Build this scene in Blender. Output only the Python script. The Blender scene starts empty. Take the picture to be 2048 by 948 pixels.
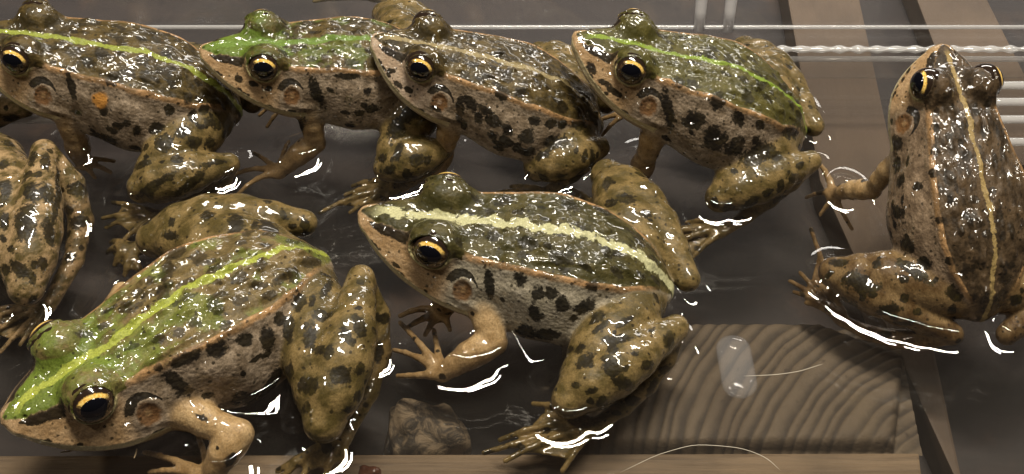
import bpy, math, random
import numpy as np
from mathutils import Vector, Matrix, kdtree
from mathutils.bvhtree import BVHTree

scene = bpy.context.scene
COL = scene.collection

# ------------------------------------------------------------------ camera
EL = math.radians(50); DIST = .32; FPX = 2971.          # focal length in pixels of a 2048 px wide picture
LOOK = np.array([0, 0, .012])
CAM = LOOK + DIST * np.array([0, -math.cos(EL), math.sin(EL)])
FW = np.array([0, math.cos(EL), -math.sin(EL)]); UP = np.array([0, math.sin(EL), math.cos(EL)])
cd = bpy.data.cameras.new("camera"); cam = bpy.data.objects.new("camera", cd); COL.objects.link(cam)
cd.sensor_width = 36; cd.lens = 36 * FPX / 2048; cd.clip_start = .01; cd.clip_end = 50
cam.location = CAM; cam.rotation_euler = (math.pi / 2 - EL, 0, 0)
scene.camera = cam

# ------------------------------------------------------------------ world and lamps (indoors, ceiling tubes)
world = bpy.data.worlds.new("World"); scene.world = world; world.use_nodes = True
bg = world.node_tree.nodes["Background"]
bg.inputs[0].default_value = (1.0, .93, .86, 1); bg.inputs[1].default_value = .016

def area(name, loc, target, sx, sy, power, col):
    l = bpy.data.lights.new(name, 'AREA'); l.shape = 'RECTANGLE'; l.size = sx; l.size_y = sy
    l.energy = power; l.color = col
    o = bpy.data.objects.new(name, l); COL.objects.link(o); o.location = loc
    o.rotation_euler = (Vector(target) - Vector(loc)).to_track_quat('-Z', 'Y').to_euler()
    return o
area("ceiling_lamp", (.10, .16, 1.25), (0, 0, 0), .75, .06, 20, (1, .93, .80))
area("ceiling_lamp", (.10, .26, 1.25), (0, 0, 0), .34, .03, 11, (1, .93, .80))
area("far_lamp", (.35, 1.25, .50), (0, 0, 0), .8, .12, 5, (1, .95, .88))
area("room_lamp", (-.70, -.10, 1.0), (0, 0, 0), .07, .07, 3, (1, .92, .80))
area("side_lamp", (.95, .65, .85), (0, 0, 0), .03, .3, 4, (1, .94, .84))

vs = scene.view_settings
vs.view_transform = 'Standard'; vs.look = 'None'; vs.exposure = -.05; vs.gamma = 1; vs.use_curve_mapping = False
cy = scene.cycles
cy.max_bounces = 7; cy.transparent_max_bounces = 24; cy.glossy_bounces = 3; cy.diffuse_bounces = 2
cy.sample_clamp_indirect = 4.0
try:
    cy.use_denoising = True; cy.denoiser = 'OPENIMAGEDENOISE'
except Exception:
    pass

# ------------------------------------------------------------------ helpers
def PX(u, v, z):
    """world point at height z seen at photo pixel (u, v)"""
    d = FW + np.array([1, 0, 0]) * (u - 1024) / FPX - UP * (v - 474) / FPX
    return CAM + d * (z - CAM[2]) / d[2]

def tag(o, label=None, cat=None, group=None, kind=None):
    if label: o["label"] = label
    if cat: o["category"] = cat
    if group: o["group"] = group
    if kind: o["kind"] = kind
    return o

def link(name, me, parent=None, mat=None, smooth=True):
    o = bpy.data.objects.new(name, me); COL.objects.link(o)
    if parent is not None: o.parent = parent
    if mat is not None:
        me.materials.clear(); me.materials.append(mat)
    if smooth and len(me.polygons):
        me.polygons.foreach_set("use_smooth", np.ones(len(me.polygons), dtype=bool))
    return o

def empty(name, loc):
    o = bpy.data.objects.new(name, None); COL.objects.link(o); o.location = loc
    o.empty_display_size = .01
    return o

def np_mesh(name, V, Qd):
    me = bpy.data.meshes.new(name)
    me.vertices.add(len(V)); me.vertices.foreach_set("co", np.ascontiguousarray(V, np.float32).ravel())
    k = Qd.shape[1]
    me.loops.add(Qd.size); me.loops.foreach_set("vertex_index", np.ascontiguousarray(Qd, np.int32).ravel())
    me.polygons.add(len(Qd)); me.polygons.foreach_set("loop_start", np.arange(0, Qd.size, k, dtype=np.int32))
    me.update(calc_edges=True)
    return me

# node helper -------------------------------------------------------
class NT:
    def __init__(self, name):
        self.m = bpy.data.materials.new(name); self.m.use_nodes = True
        self.t = self.m.node_tree; self.t.nodes.clear()
        self.out = self.t.nodes.new("ShaderNodeOutputMaterial")
    def n(self, typ, **kw):
        nd = self.t.nodes.new("ShaderNode" + typ)
        for k, v in kw.items():
            if k.startswith("_"): setattr(nd, k[1:], v)
            else: self.set(nd.inputs[k.replace("__", " ")], v)
        return nd
    def set(self, sock, v):
        if isinstance(v, bpy.types.NodeSocket): self.t.links.new(v, sock)
        elif isinstance(v, (tuple, list)) and len(v) == 3 and sock.type == 'RGBA': sock.default_value = (*v, 1)
        else: sock.default_value = v
    def math(self, op, a, b=0.0, c=0.0, clamp=False):
        nd = self.t.nodes.new("ShaderNodeMath"); nd.operation = op; nd.use_clamp = clamp
        for i, v in enumerate((a, b, c)): self.set(nd.inputs[i], v)
        return nd.outputs[0]
    def mix(self, f, a, b, blend='MIX'):
        nd = self.t.nodes.new("ShaderNodeMix"); nd.data_type = 'RGBA'; nd.blend_type = blend
        self.set(nd.inputs[0], f); self.set(nd.inputs[6], a); self.set(nd.inputs[7], b)
        return nd.outputs[2]
    def step(self, x, lo, hi, a=0., b=1.):
        nd = self.t.nodes.new("ShaderNodeMapRange"); nd.interpolation_type = 'SMOOTHSTEP'
        for i, v in enumerate((x, lo, hi, a, b)): self.set(nd.inputs[i], v)
        return nd.outputs[0]
    def noise(self, vec, scale, detail=3., rough=.55, dist=0.):
        nd = self.n("TexNoise", Scale=scale, Detail=detail, Roughness=rough, Distortion=dist)
        if vec is not None: self.set(nd.inputs["Vector"], vec)
        return nd.outputs[0]
    def attr(self, name):
        nd = self.t.nodes.new("ShaderNodeAttribute"); nd.attribute_name = name
        return nd
    def xyz(self, vec):
        nd = self.t.nodes.new("ShaderNodeSeparateXYZ"); self.set(nd.inputs[0], vec)
        return nd.outputs
    def scale(self, vec, s):
        nd = self.t.nodes.new("ShaderNodeVectorMath"); nd.operation = 'MULTIPLY'
        self.set(nd.inputs[0], vec); nd.inputs[1].default_value = s
        return nd.outputs[0]
    def bump(self, h, strength, dist, normal=None):
        nd = self.n("Bump", Strength=strength, Distance=dist, Height=h)
        if normal is not None: self.set(nd.inputs["Normal"], normal)
        return nd.outputs[0]
    def done(self, shader):
        self.t.links.new(shader, self.out.inputs[0]); return self.m

# ------------------------------------------------------------------ frog: distance field on a grid, then surface nets
def pchip(x, y, xn):
    x = np.asarray(x, float); y = np.asarray(y, float)
    h = np.diff(x); d = np.diff(y, axis=0) / h.reshape(-1, *([1] * (y.ndim - 1)))
    m = np.zeros_like(y); m[0] = d[0]; m[-1] = d[-1]
    same = d[:-1] * d[1:] > 0
    with np.errstate(divide='ignore', invalid='ignore'):
        hm = 2 * d[:-1] * d[1:] / (d[:-1] + d[1:])
    m[1:-1] = np.where(same, hm, 0)
    i = np.clip(np.searchsorted(x, xn) - 1, 0, len(x) - 2)
    sh = (-1,) + (1,) * (y.ndim - 1)
    hh = h[i].reshape(sh); t = ((xn - x[i])).reshape(sh) / hh
    return ((2*t**3 - 3*t**2 + 1) * y[i] + (t**3 - 2*t**2 + t) * hh * m[i] + (-2*t**3 + 3*t**2) * y[i+1] + (t**3 - t**2) * hh * m[i+1])

# body sections along s (0 snout, 1 vent), unit = snout-vent length: T, ridge (y,z), widest (y,z), lower (y,z), B
SEC = [
 (.03,.027, .030,.018, .058,-.016, .044,-.042, .044),
 (.08,.045, .052,.036, .106,-.032, .084,-.066, .068),
 (.14,.060, .076,.050, .148,-.046, .120,-.086, .088),
 (.20,.075, .100,.062, .176,-.052, .146,-.100, .104),
 (.27,.092, .120,.072, .196,-.056, .166,-.110, .118),
 (.34,.108, .132,.084, .202,-.054, .176,-.118, .134),
 (.42,.128, .144,.100, .196,-.036, .174,-.124, .154),
 (.50,.148, .156,.116, .212,-.028, .184,-.132, .172),
 (.60,.164, .164,.128, .236,-.030, .198,-.136, .182),
 (.70,.164, .154,.126, .232,-.030, .190,-.130, .172),
 (.80,.146, .128,.110, .190,-.020, .148,-.102, .136),
 (.90,.106, .082,.080, .124,-.010, .092,-.062, .082),
 (.97,.054, .038,.038, .056, .000, .038,-.030, .042)]
NTH = 97; NS = 201
def body_table(wide, tall):
    th = np.linspace(0, np.pi, NTH); rows = []; ss = []
    for (s, T, ry, rz, wy, wz, ly, lz, B) in SEC:
        f = 1 + (wide - 1) * np.clip((s - .35) / .2, 0, 1)
        g = 1 + (tall - 1) * np.clip((s - .35) / .2, 0, 1)
        pts = np.array([(-ry*f, rz*g), (0, T*g), (ry*f, rz*g), (wy*f, wz), (ly*f, lz*g), (0, -B*g), (-ly*f, lz*g)])
        cur = []
        for i in range(1, 5):
            p0, p1, p2, p3 = pts[i-1], pts[i], pts[i+1], pts[i+2]
            t = np.linspace(0, 1, 24, endpoint=False)[:, None]
            cur.append(.5 * (2*p1 + (p2-p0)*t + (2*p0-5*p1+4*p2-p3)*t**2 + (3*p1-p0-3*p2+p3)*t**3))
        cur = np.vstack(cur + [pts[5:6]])
        a = np.arctan2(np.abs(cur[:, 0]), cur[:, 1]); r = np.hypot(cur[:, 0], cur[:, 1])
        o = np.argsort(a); rows.append(np.interp(th, a[o], r[o])); ss.append(s)
    rows = np.array(rows); sn = np.linspace(0, 1, NS)
    tab = pchip(ss, rows, np.clip(sn, .03, .97))
    cap0 = np.sqrt(np.clip(1 - (1 - np.clip(sn / .045, 0, 1))**2, 0, 1)); cap1 = np.sqrt(np.clip(1 - (1 - np.clip((1 - sn) / .05, 0, 1))**2, 0, 1))
    return (tab * (cap0 * cap1)[:, None]).astype(np.float32)

RS, RY = [0, .04, .12, .20, .26, .32, .45, .60, .72, .82, .92, 1.], [.0, .032, .066, .092, .118, .130, .149, .163, .152, .124, .068, .02]
MZ = ([0, .1, .2, .3, .36], [-.014, -.046, -.068, -.078, -.080])      # mouth line height
def smin(a, b, k):
    h = np.maximum(k - np.abs(a - b), 0) / k
    return np.minimum(a, b) - h * h * k * .25

EYE = np.array([.208, .110, .068]); EYE_R = .063
EYE_OUT = np.array([-.16, .93, .33]); EYE_OUT = EYE_OUT / np.linalg.norm(EYE_OUT)   # (toward -s is forward)
TYM = np.array([.325, .165, -.006])

class Frog:
    VOX = 1 / 170.
    def __init__(self, spec):
        self.sp = spec; rnd = self.rnd = np.random.RandomState(spec['seed'])
        sn, ve = PX(*spec['snout']), PX(*spec['vent'])
        X = sn - ve; self.L = L = np.linalg.norm(X); X /= L
        Y = np.cross([0, 0, 1], X); Y /= np.linalg.norm(Y)
        Z = np.cross(X, Y); r = math.radians(spec.get('roll', 0))
        Y, Z = Y * math.cos(r) + Z * math.sin(r), Z * math.cos(r) - Y * math.sin(r)
        self.X, self.Y, self.Z, self.ve, self.sn = X, Y, Z, ve, sn
        self.fwd = np.array([X[0], X[1], 0]); self.fwd /= np.linalg.norm(self.fwd)
        self.lat = np.cross([0, 0, 1], self.fwd)
        self.wide = spec.get('wide', 1.); self.tall = spec.get('tall', 1.)
    def warp(self, s):
        e = self.sp.get('es', 0.); return np.interp(s, [-1, 0, .208 + e, .33 + e, .62, 2], [-1, 0, .208, .33, .62, 2])
    def unwarp(self, s):
        e = self.sp.get('es', 0.); return np.interp(s, [-1, 0, .208, .33, .62, 2], [-1, 0, .208 + e, .33 + e, .62, 2])
    def loc2w(self, s, y, z):
        s = self.unwarp(s); return self.ve + self.L * ((1 - s) * self.X + y * self.Y + z * self.Z)
    def w2loc(self, p):
        q = (p - self.ve.astype(np.float32)) / self.L
        return self.warp(1 - q @ self.X.astype(np.float32)).astype(np.float32), q @ self.Y.astype(np.float32), q @ self.Z.astype(np.float32)

    # limbs ---------------------------------------------------------------
    def limbs(self):
        L, sp = self.L, self.sp; self.prim = []      # (kind, group, pts, radii)
        g = lambda a, b, z: np.array([*(self.ve + self.fwd * a * L + self.lat * b * L)[:2], z])
        for sd, key in ((1, 'hl'), (-1, 'hr')):
            d = sp.get(key, {})
            hip = self.loc2w(.90, .055 * sd, -.012)
            knee = PX(*d['knee']) if 'knee' in d else g(.40, .30 * sd, .012)
            heel = PX(*d['heel']) if 'heel' in d else g(.00, .20 * sd, .013)
            ank = PX(*d['ankle']) if 'ankle' in d else g(.24, .36 * sd, .005)
            toes = [PX(*t) for t in d['toes']] if 'toes' in d else [ank + L * (self.fwd * a + self.lat * b * sd) * np.array([1, 1, 0]) + np.array([0, 0, .0022 - ank[2]]) for a, b in ((.14, -.05), (.22, .0), (.30, .05), (.24, .12), (.14, .15))]
            fat = d.get('fat', 1.) * 1.1
            mid = (hip + knee) / 2 + np.array([0, 0, .030 * L])
            th = self.bez(hip, mid, knee, 6); self.chain('leg', th, np.array([.075, .092, .094, .084, .066, .048]) * fat)
            m2 = (knee + heel) / 2 + self.lat * sd * .02 * L + np.array([0, 0, .03 * L])
            sh = self.bez(knee, m2, heel, 6); self.chain('leg', sh, np.array([.050, .070, .076, .068, .050, .036]) * fat)
            m3 = PX(*d['tmid']) if 'tmid' in d else (heel + ank) / 2 + self.lat * sd * .02 * L
            ta = self.bez(heel, m3, ank, 5); self.chain('leg', ta, np.array([.036, .038, .034, .028, .022]) * d.get('tfat', 1.))
            self.digits('leg', ank, toes, .0155, .0098, True)
        for sd, key in ((1, 'al'), (-1, 'ar')):
            d = sp.get(key, {})
            sho = self.loc2w(.40, .125 * sd, -.062)
            elb = PX(*d['elbow']) if 'elbow' in d else np.array([*(self.loc2w(.47, .24 * sd, -.1))[:2], .012])
            wri = PX(*d['wrist']) if 'wrist' in d else np.array([*(self.loc2w(.33, .20 * sd, -.1))[:2], .005])
            tips = [PX(*t) for t in d['tips']] if 'tips' in d else [np.array([*(wri + L * (self.fwd * a + self.lat * b * sd))[:2], .002]) for a, b in ((.12, -.09), (.15, -.02), (.13, .05), (.06, .10))]
            fat = d.get('fat', 1.)
            ua = self.bez(sho, (sho + elb) / 2 + self.lat * sd * .02 * L, elb, 5); self.chain('arm', ua, np.array([.062, .053, .045, .040, .039]) * fat)
            fa = self.bez(elb, (elb + wri) / 2 + np.array([0, 0, .012 * L]), wri, 5); self.chain('arm', fa, np.array([.039, .045, .043, .034, .027]) * fat)
            self.digits('arm', wri, tips, .0145, .0092, False)
    def bez(self, a, m, b, n):
        t = np.linspace(0, 1, n)[:, None]; c = 2 * m - (a + b) / 2
        return (1-t)**2 * a + 2*t*(1-t) * c + t*t * b
    def chain(self, grp, pts, rad, k=.012): self.prim.append(('chain', grp, pts, np.asarray(rad) * self.L, k * self.L))
    def digits(self, grp, base, tips, r0, r1, web):
        L = self.L; mids = []
        cen = np.mean(tips, axis=0)
        for i, t in enumerate(tips):
            m = (base + t) / 2 + np.array([0, 0, .018 * L]) + (np.array([0, 0, 1]) * self.rnd.uniform(-.005, .012) + self.lat * self.rnd.uniform(-.012, .012)) * L
            a = base + (t - base) * .04
            self.chain(grp, self.bez(a, m, t, 5), [r0 * 1.25, r0, r1 * 1.15, r1, r1 * .95], .006)
            mids.append(base + (t - base) * .74 + np.array([0, 0, .006 * L]))
        self.prim.append(('ball', grp, base + (cen - base) * .12, (r0 * 1.75) * L, .02 * L))
        if web:
            for a, b in zip(mids[:-1], mids[1:]): self.prim.append(('tri', grp, np.array([base, a, b]), .0055 * L, .008 * L))

    # field ---------------------------------------------------------------
    def field(self):
        L = self.L; vx = self.vx = self.VOX * L; pad = .03 * L
        cor = np.array([self.loc2w(s, y, z) for s in (-.02, 1.02) for y in (-.25, .25) for z in (-.19, .2)])
        pts = [cor]
        for p in self.prim: pts.append(np.atleast_2d(p[2]) - np.max(p[3])); pts.append(np.atleast_2d(p[2]) + np.max(p[3]))
        pts = np.vstack(pts); lo = pts.min(0) - pad; hi = pts.max(0) + pad
        lo[2] = max(lo[2], -.0006); 
        n = np.ceil((hi - lo) / vx).astype(int) + 1
        self.lo = lo; BIG = .05
        ax = [lo[i] + vx * np.arange(n[i]) for i in range(3)]
        F = {g: np.full(n, BIG, np.float32) for g in ('body', 'leg', 'arm')}
        def box(a, b):
            i0 = np.clip(np.floor((a - lo) / vx).astype(int), 0, n - 1); i1 = np.clip(np.ceil((b - lo) / vx).astype(int) + 1, 1, n)
            sl = tuple(slice(i0[i], i1[i]) for i in range(3))
            G = np.stack(np.meshgrid(*[ax[i][sl[i]] for i in range(3)], indexing='ij'), -1).astype(np.float32)
            return sl, G
        for p in self.prim:
            if p[0] == 'chain':
                for i in range(len(p[2]) - 1):
                    a, b = p[2][i], p[2][i+1]; ra, rb = p[3][i], p[3][i+1]; m = max(ra, rb) + pad
                    sl, G = box(np.minimum(a, b) - m, np.maximum(a, b) + m)
                    ba = (b - a).astype(np.float32); pa = G - a.astype(np.float32)
                    h = np.clip(pa @ ba / max(ba @ ba, 1e-12), 0, 1)
                    d = np.linalg.norm(pa - h[..., None] * ba, axis=-1) - (ra + (rb - ra) * h)
                    F[p[1]][sl] = smin(F[p[1]][sl], d.astype(np.float32), p[4])
            elif p[0] == 'ball':
                sl, G = box(p[2] - p[3] - pad, p[2] + p[3] + pad)
                d = np.linalg.norm((G - p[2].astype(np.float32)) * np.array([1, 1, 1.35], np.float32), axis=-1) - p[3]
                F[p[1]][sl] = smin(F[p[1]][sl], d.astype(np.float32), p[4])
            elif p[0] == 'tri':
                sl, G = box(p[2].min(0) - pad, p[2].max(0) + pad)
                d = self.tri(G, *[q.astype(np.float32) for q in p[2]]) - p[3]
                F[p[1]][sl] = smin(F[p[1]][sl], d.astype(np.float32), p[4])
        # trunk and head
        sl, G = box(cor.min(0), cor.max(0))
        s, y, z = self.w2loc(G); ya = np.abs(y); del G
        tab = body_table(self.wide, self.tall)
        rho = np.hypot(ya, z); th = np.arctan2(ya, z)
        si = np.clip(s, 0, 1) * (NS - 1); ti = th / np.pi * (NTH - 1)
        i0 = np.clip(si.astype(np.int32), 0, NS - 2); j0 = np.clip(ti.astype(np.int32), 0, NTH - 2); fs = si - i0; ft = ti - j0
        R = (tab[i0, j0] * (1-fs) + tab[i0+1, j0] * fs) * (1-ft) + (tab[i0, j0+1] * (1-fs) + tab[i0+1, j0+1] * fs) * ft
        ds = np.maximum(np.maximum(-s, s - 1), 0)
        f = np.where(ds > 0, np.hypot(rho, ds), rho - R).astype(np.float32)
        near = np.abs(f) < .06
        # eyelids, rims, ear drum, nostrils
        loc = np.stack([s, ya, z], -1)
        de = np.linalg.norm((loc - (EYE + np.array([.008, -.022, .003])).astype(np.float32)) * np.array([.90, 1, 1.08], np.float32), axis=-1)
        f = smin(f, de - EYE_R * 1.07, .036)
        f = f + .0025 * np.exp(-((de - .092) / .012)**2) * (z > .05)       # crease round the lid
        f = f - .0016 * np.sin(150 * s + 60 * z) * np.sin(130 * y + 90 * z) * np.exp(-((de - .07) / .02)**2)
        carve = np.linalg.norm(loc - (EYE + EYE_OUT * .058).astype(np.float32), axis=-1) - .060
        f = -smin(-f, carve, .006)
        q = loc - EYE.astype(np.float32); ao = q @ EYE_OUT.astype(np.float32); rr = np.sqrt(np.maximum((q * q).sum(-1) - ao**2, 0))
        f = smin(f, np.hypot(rr - .0555, ao - .031) - .0054, .006)
        dt = loc - TYM.astype(np.float32); tr = np.hypot(dt[..., 0], dt[..., 2])
        side = (dt[..., 1] > -.05)
        f = f - .0045 * np.exp(-((tr - .036) / .008)**2) * side + .005 * np.exp(-(tr / .024)**2) * side - .003 * np.exp(-(tr / .008)**2) * side
        nn = np.linalg.norm(loc - np.array([.052, .036, .026], np.float32), axis=-1); f = np.maximum(f, -(nn - .0085))
        # ridge, mouth
        yr = np.interp(s, RS, RY).astype(np.float32) * (1 + (self.wide - 1) * np.clip((s - .35) / .2, 0, 1))
        tap = np.clip((s - .24) / .05, 0, 1) * np.clip((.93 - s) / .06, 0, 1) * (z > 0)
        f = f - .0105 * np.exp(-((ya - yr) / .010)**2) * tap + .004 * np.exp(-((ya - yr - .022) / .012)**2) * tap
        zm = np.interp(s, *MZ).astype(np.float32)
        mt = np.clip((.37 - s) / .03, 0, 1) * (s > -.01)
        f = f + mt * (.0055 * np.exp(-((z - zm) / .0042)**2) - .005 * np.exp(-((z - zm - .012) / .008)**2))
        # lower jaw gland fold behind the mouth
        f = f - .012 * np.exp(-((s - .385) / .035)**2 - ((z + .045) / .014)**2) * (ya > .1)
        # soft unevenness
        a, b, c = self.rnd.uniform(0, 6, 3)
        f = f - .0028 * (np.sin(31 * s + a + 9 * z) * np.sin(27 * y + b) + np.sin(43 * z + c + 13 * s) * np.cos(19 * s + a)) * np.clip((s - .3) / .2, 0, 1)
        # warts and short folds on the back
        wi_ = np.flatnonzero((np.abs(f) < .02) & (z > .015) & (s > .25)); sN, yN, zN, add_ = s.ravel()[wi_], y.ravel()[wi_], z.ravel()[wi_], np.zeros(len(wi_), np.float32)
        o_ = np.argsort(sN); sS = sN[o_]; yS = yN[o_]; aS = np.zeros(len(o_), np.float32)
        wk = self.sp.get('wart', 1.25)
        for _ in range(190):
            ws, wy = self.rnd.uniform(.30, .94), self.rnd.uniform(-1, 1)
            wy *= np.interp(ws, RS, RY) * .92; le, wi, am = self.rnd.uniform(.008, .026), self.rnd.uniform(.005, .009), self.rnd.uniform(.003, .0075) * wk
            i_, j_ = np.searchsorted(sS, [ws - 2.5 * le, ws + 2.5 * le])
            aS[i_:j_] += am * np.exp(-((sS[i_:j_] - ws) / le)**2 - ((yS[i_:j_] - wy) / wi)**2)
        f.ravel()[wi_[o_]] -= aS
        F['body'][sl] = np.minimum(f * .92 * L, BIG)
        self.F = F; limb = smin(F['leg'], F['arm'], .008 * L)
        U = smin(F['body'], limb, .020 * L)
        self.U = U
    @staticmethod
    def tri(p, a, b, c):
        ba, cb, ac = b - a, c - b, a - c; pa, pb, pc = p - a, p - b, p - c; n = np.cross(ba, ac)
        ins = (np.sign(pa @ np.cross(ba, n)) + np.sign(pb @ np.cross(cb, n)) + np.sign(pc @ np.cross(ac, n))) < 2.
        seg = lambda q, e: ((q - np.clip(q @ e / (e @ e), 0, 1)[..., None] * e)**2).sum(-1)
        return np.sqrt(np.where(ins, np.minimum(np.minimum(seg(pa, ba), seg(pb, cb)), seg(pc, ac)), (pa @ n)**2 / (n @ n)))
    def nets(self):
        U = self.U; U[:, :, 0] = np.maximum(U[:, :, 0], 1e-5)
        for ax_ in (0, 1):
            for e in (0, -1):
                sl = [slice(None)] * 3; sl[ax_] = e; U[tuple(sl)] = np.maximum(U[tuple(sl)], 1e-5)
        ins = U < 0; n = np.array(U.shape)
        cnt = np.zeros(n - 1, np.int8)
        for a in (0, 1):
            for b in (0, 1):
                for c in (0, 1): cnt += ins[a:n[0]-1+a, b:n[1]-1+b, c:n[2]-1+c]
        act = np.argwhere((cnt > 0) & (cnt < 8)); ids = np.full(n - 1, -1, np.int32); ids[tuple(act.T)] = np.arange(len(act))
        off = np.array([(a, b, c) for a in (0, 1) for b in (0, 1) for c in (0, 1)])
        val = [U[tuple((act + o).T)] for o in off]
        pos = np.zeros((len(act), 3)); num = np.zeros(len(act))
        for i in range(8):
            for j in range(i + 1, 8):
                if np.abs(off[i] - off[j]).sum() != 1: continue
                a, b = val[i], val[j]; m = (a < 0) != (b < 0)
                t = np.zeros_like(a); t[m] = a[m] / (a[m] - b[m])
                pos += np.where(m[:, None], off[i] + t[:, None] * (off[j] - off[i]), 0); num += m
        V = act + pos / num[:, None]; Q = []
        for ax_ in range(3):
            o1, o2 = (ax_ + 1) % 3, (ax_ + 2) % 3
            sl0 = [slice(None)] * 3; sl1 = [slice(None)] * 3; sl0[ax_] = slice(0, -1); sl1[ax_] = slice(1, None)
            a = ins[tuple(sl0)]; b = ins[tuple(sl1)]
            e = np.argwhere(a != b); e = e[(e[:, o1] > 0) & (e[:, o2] > 0) & (e[:, o1] < n[o1] - 1) & (e[:, o2] < n[o2] - 1)]
            fl = a[tuple(e.T)]
            d1 = np.zeros(3, int); d1[o1] = 1; d2 = np.zeros(3, int); d2[o2] = 1
            q = np.stack([ids[tuple((e - d1 - d2).T)], ids[tuple((e - d2).T)], ids[tuple(e.T)], ids[tuple((e - d1).T)]], 1)
            q[~fl] = q[~fl][:, ::-1]; Q.append(q)
        Q = np.vstack(Q); Q = Q[(Q >= 0).all(1)]
        E = np.vstack([Q[:, [0, 1]], Q[:, [1, 2]], Q[:, [2, 3]], Q[:, [3, 0]]])
        for it in range(2):
            acc = np.stack([np.bincount(E[:, 0], V[E[:, 1], k], len(V)) + np.bincount(E[:, 1], V[E[:, 0], k], len(V)) for k in range(3)], 1)
            c = (np.bincount(E[:, 0], minlength=len(V)) + np.bincount(E[:, 1], minlength=len(V)))[:, None]
            V = V + .5 * (acc / np.maximum(c, 1) - V)
        self.gv = V; self.V = self.lo + self.vx * V; self.Q = Q
    def sample(self, A):
        V = np.clip(self.gv, 0, np.array(A.shape) - 1.001); i = V.astype(int); f = V - i; r = 0
        for a in (0, 1):
            for b in (0, 1):
                for c in (0, 1):
                    r = r + A[i[:, 0]+a, i[:, 1]+b, i[:, 2]+c] * (f[:, 0] if a else 1-f[:, 0]) * (f[:, 1] if b else 1-f[:, 1]) * (f[:, 2] if c else 1-f[:, 2])
        return r

    # colour fields ---------------------------------------------------------
    def paint(self):
        L, rnd, V = self.L, self.rnd, self.V
        db, dl, da = [self.sample(self.F[g]) / L for g in ('body', 'leg', 'arm')]
        sg = lambda x, k: 1 / (1 + np.exp(-np.clip(x / k, -30, 30)))
        leg = sg(np.minimum(db, da) - dl, .004); arm = sg(np.minimum(db, dl) - da, .006)
        s, y, z = self.w2loc(V.astype(np.float32)); ya = np.abs(y)
        wf = 1 + (self.wide - 1) * np.clip((s - .35) / .2, 0, 1)
        rid = ya - np.interp(s, RS, RY) * wf
        rid = np.where(z < .012, np.maximum(rid, .03), rid)
        lidm = (np.linalg.norm(np.stack([s, ya, z], 1) - EYE, axis=1) < .092) & (z > EYE[2] + .012 - .25 * (ya - EYE[1]))
        rid = np.where(lidm, np.minimum(rid, -.02), rid)
        wob = .004 * np.sin(17 * s + rnd.uniform(0, 6)) + .003 * np.sin(41 * s + rnd.uniform(0, 6))
        stripe = np.abs(y - wob); stripe = np.where((z < .0) | (leg > .5), .2, stripe)
        zm = np.interp(s, *MZ); lip = np.where((s < .40) & (leg < .5) & (arm < .5), z - zm, .2)
        loc = np.stack([s, ya, z], 1); q = loc - EYE; ao = q @ EYE_OUT
        eyed = np.sqrt(np.maximum((q * q).sum(1) - ao**2, 0)); eyed = np.where((ao > -.005) & (np.linalg.norm(q, axis=1) < .09), eyed, .2)
        tym = np.where(ya > .09, np.hypot(s - TYM[0], z - TYM[2]), .2)
        bel = -z
        # dark marks: 1 at the centre, 0 on the edge
        spot = np.full(len(V), -1.)
        def add(d): np.maximum(spot, 1 - d, out=spot)
        body = (leg < .5) & (arm < .5)
        def ell(c, ax1, r1, ax2, r2, msk=None, dep=2.2):
            p = V - c; n = np.cross(ax1, ax2)
            d = np.sqrt((p @ ax1 / r1)**2 + (p @ ax2 / r2)**2 + (p @ n / (dep * max(r1, r2)))**2)
            if msk is not None: d = np.where(msk, d, 9)
            add(d)
        # bar from nostril to eye, and the mark above the ear drum
        add(np.where((s < .15) & (s > .03) & body, np.abs(rid - .012) / .015 + np.where(s < .05, (.05 - s) / .02, 0), 9))
        m = (s > .25) & (s < .37) & body & (ya > .09)
        arc = np.hypot((s - TYM[0]), (z - TYM[2])); add(np.where(m & (z > TYM[2] + .012), np.abs(arc - .050) / np.interp(s, [.25, .30, .34, .37], [.016, .013, .006, .002]), 9))
        # lip blotches
        for _ in range(9):
            s0, sd = rnd.uniform(.05, .36), rnd.choice([-1, 1]); z0 = np.interp(s0, *MZ) + rnd.uniform(.010, .022)
            add(np.where(body & (y * sd > 0) & (s < .4), np.hypot((s - s0) / rnd.uniform(.009, .02), (z - z0) / .006), 9))
        # back
        nb = self.sp.get('nback', 24); got = []
        tries = 0
        while len(got) < nb and tries < 900:
            tries += 1
            s0 = rnd.uniform(.27, .93); y0 = rnd.uniform(-.9, .9) * np.interp(s0, RS, RY)
            if abs(y0) < .022: continue
            if any(np.hypot((s0 - a) * .7, y0 - b) < .036 for a, b in got): continue
            got.append((s0, y0)); r1, r2 = rnd.uniform(.014, .030), rnd.uniform(.009, .016)
            add(np.where(body & (z > .01), np.hypot((s - s0) / r1, (y - y0 - .15 * (s - s0)) / r2), 9))
        # flanks: scattered on sides without listed marks
        nfl = self.sp.get('nflank', (7, 14))
        for sd, nf in ((1, nfl[0]), (-1, nfl[1])):
            for _ in range(nf):
                s0 = rnd.uniform(.42, .88); z0 = rnd.uniform(-.10, .06); r1, r2 = rnd.uniform(.010, .026), rnd.uniform(.008, .016)
                add(np.where(body & (y * sd > .05) & (rid > .005), np.hypot((s - s0) / r1, (z - z0) / r2), 9))
        # legs: blotches and cross bars
        li = np.where(leg > .6)[0]
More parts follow.
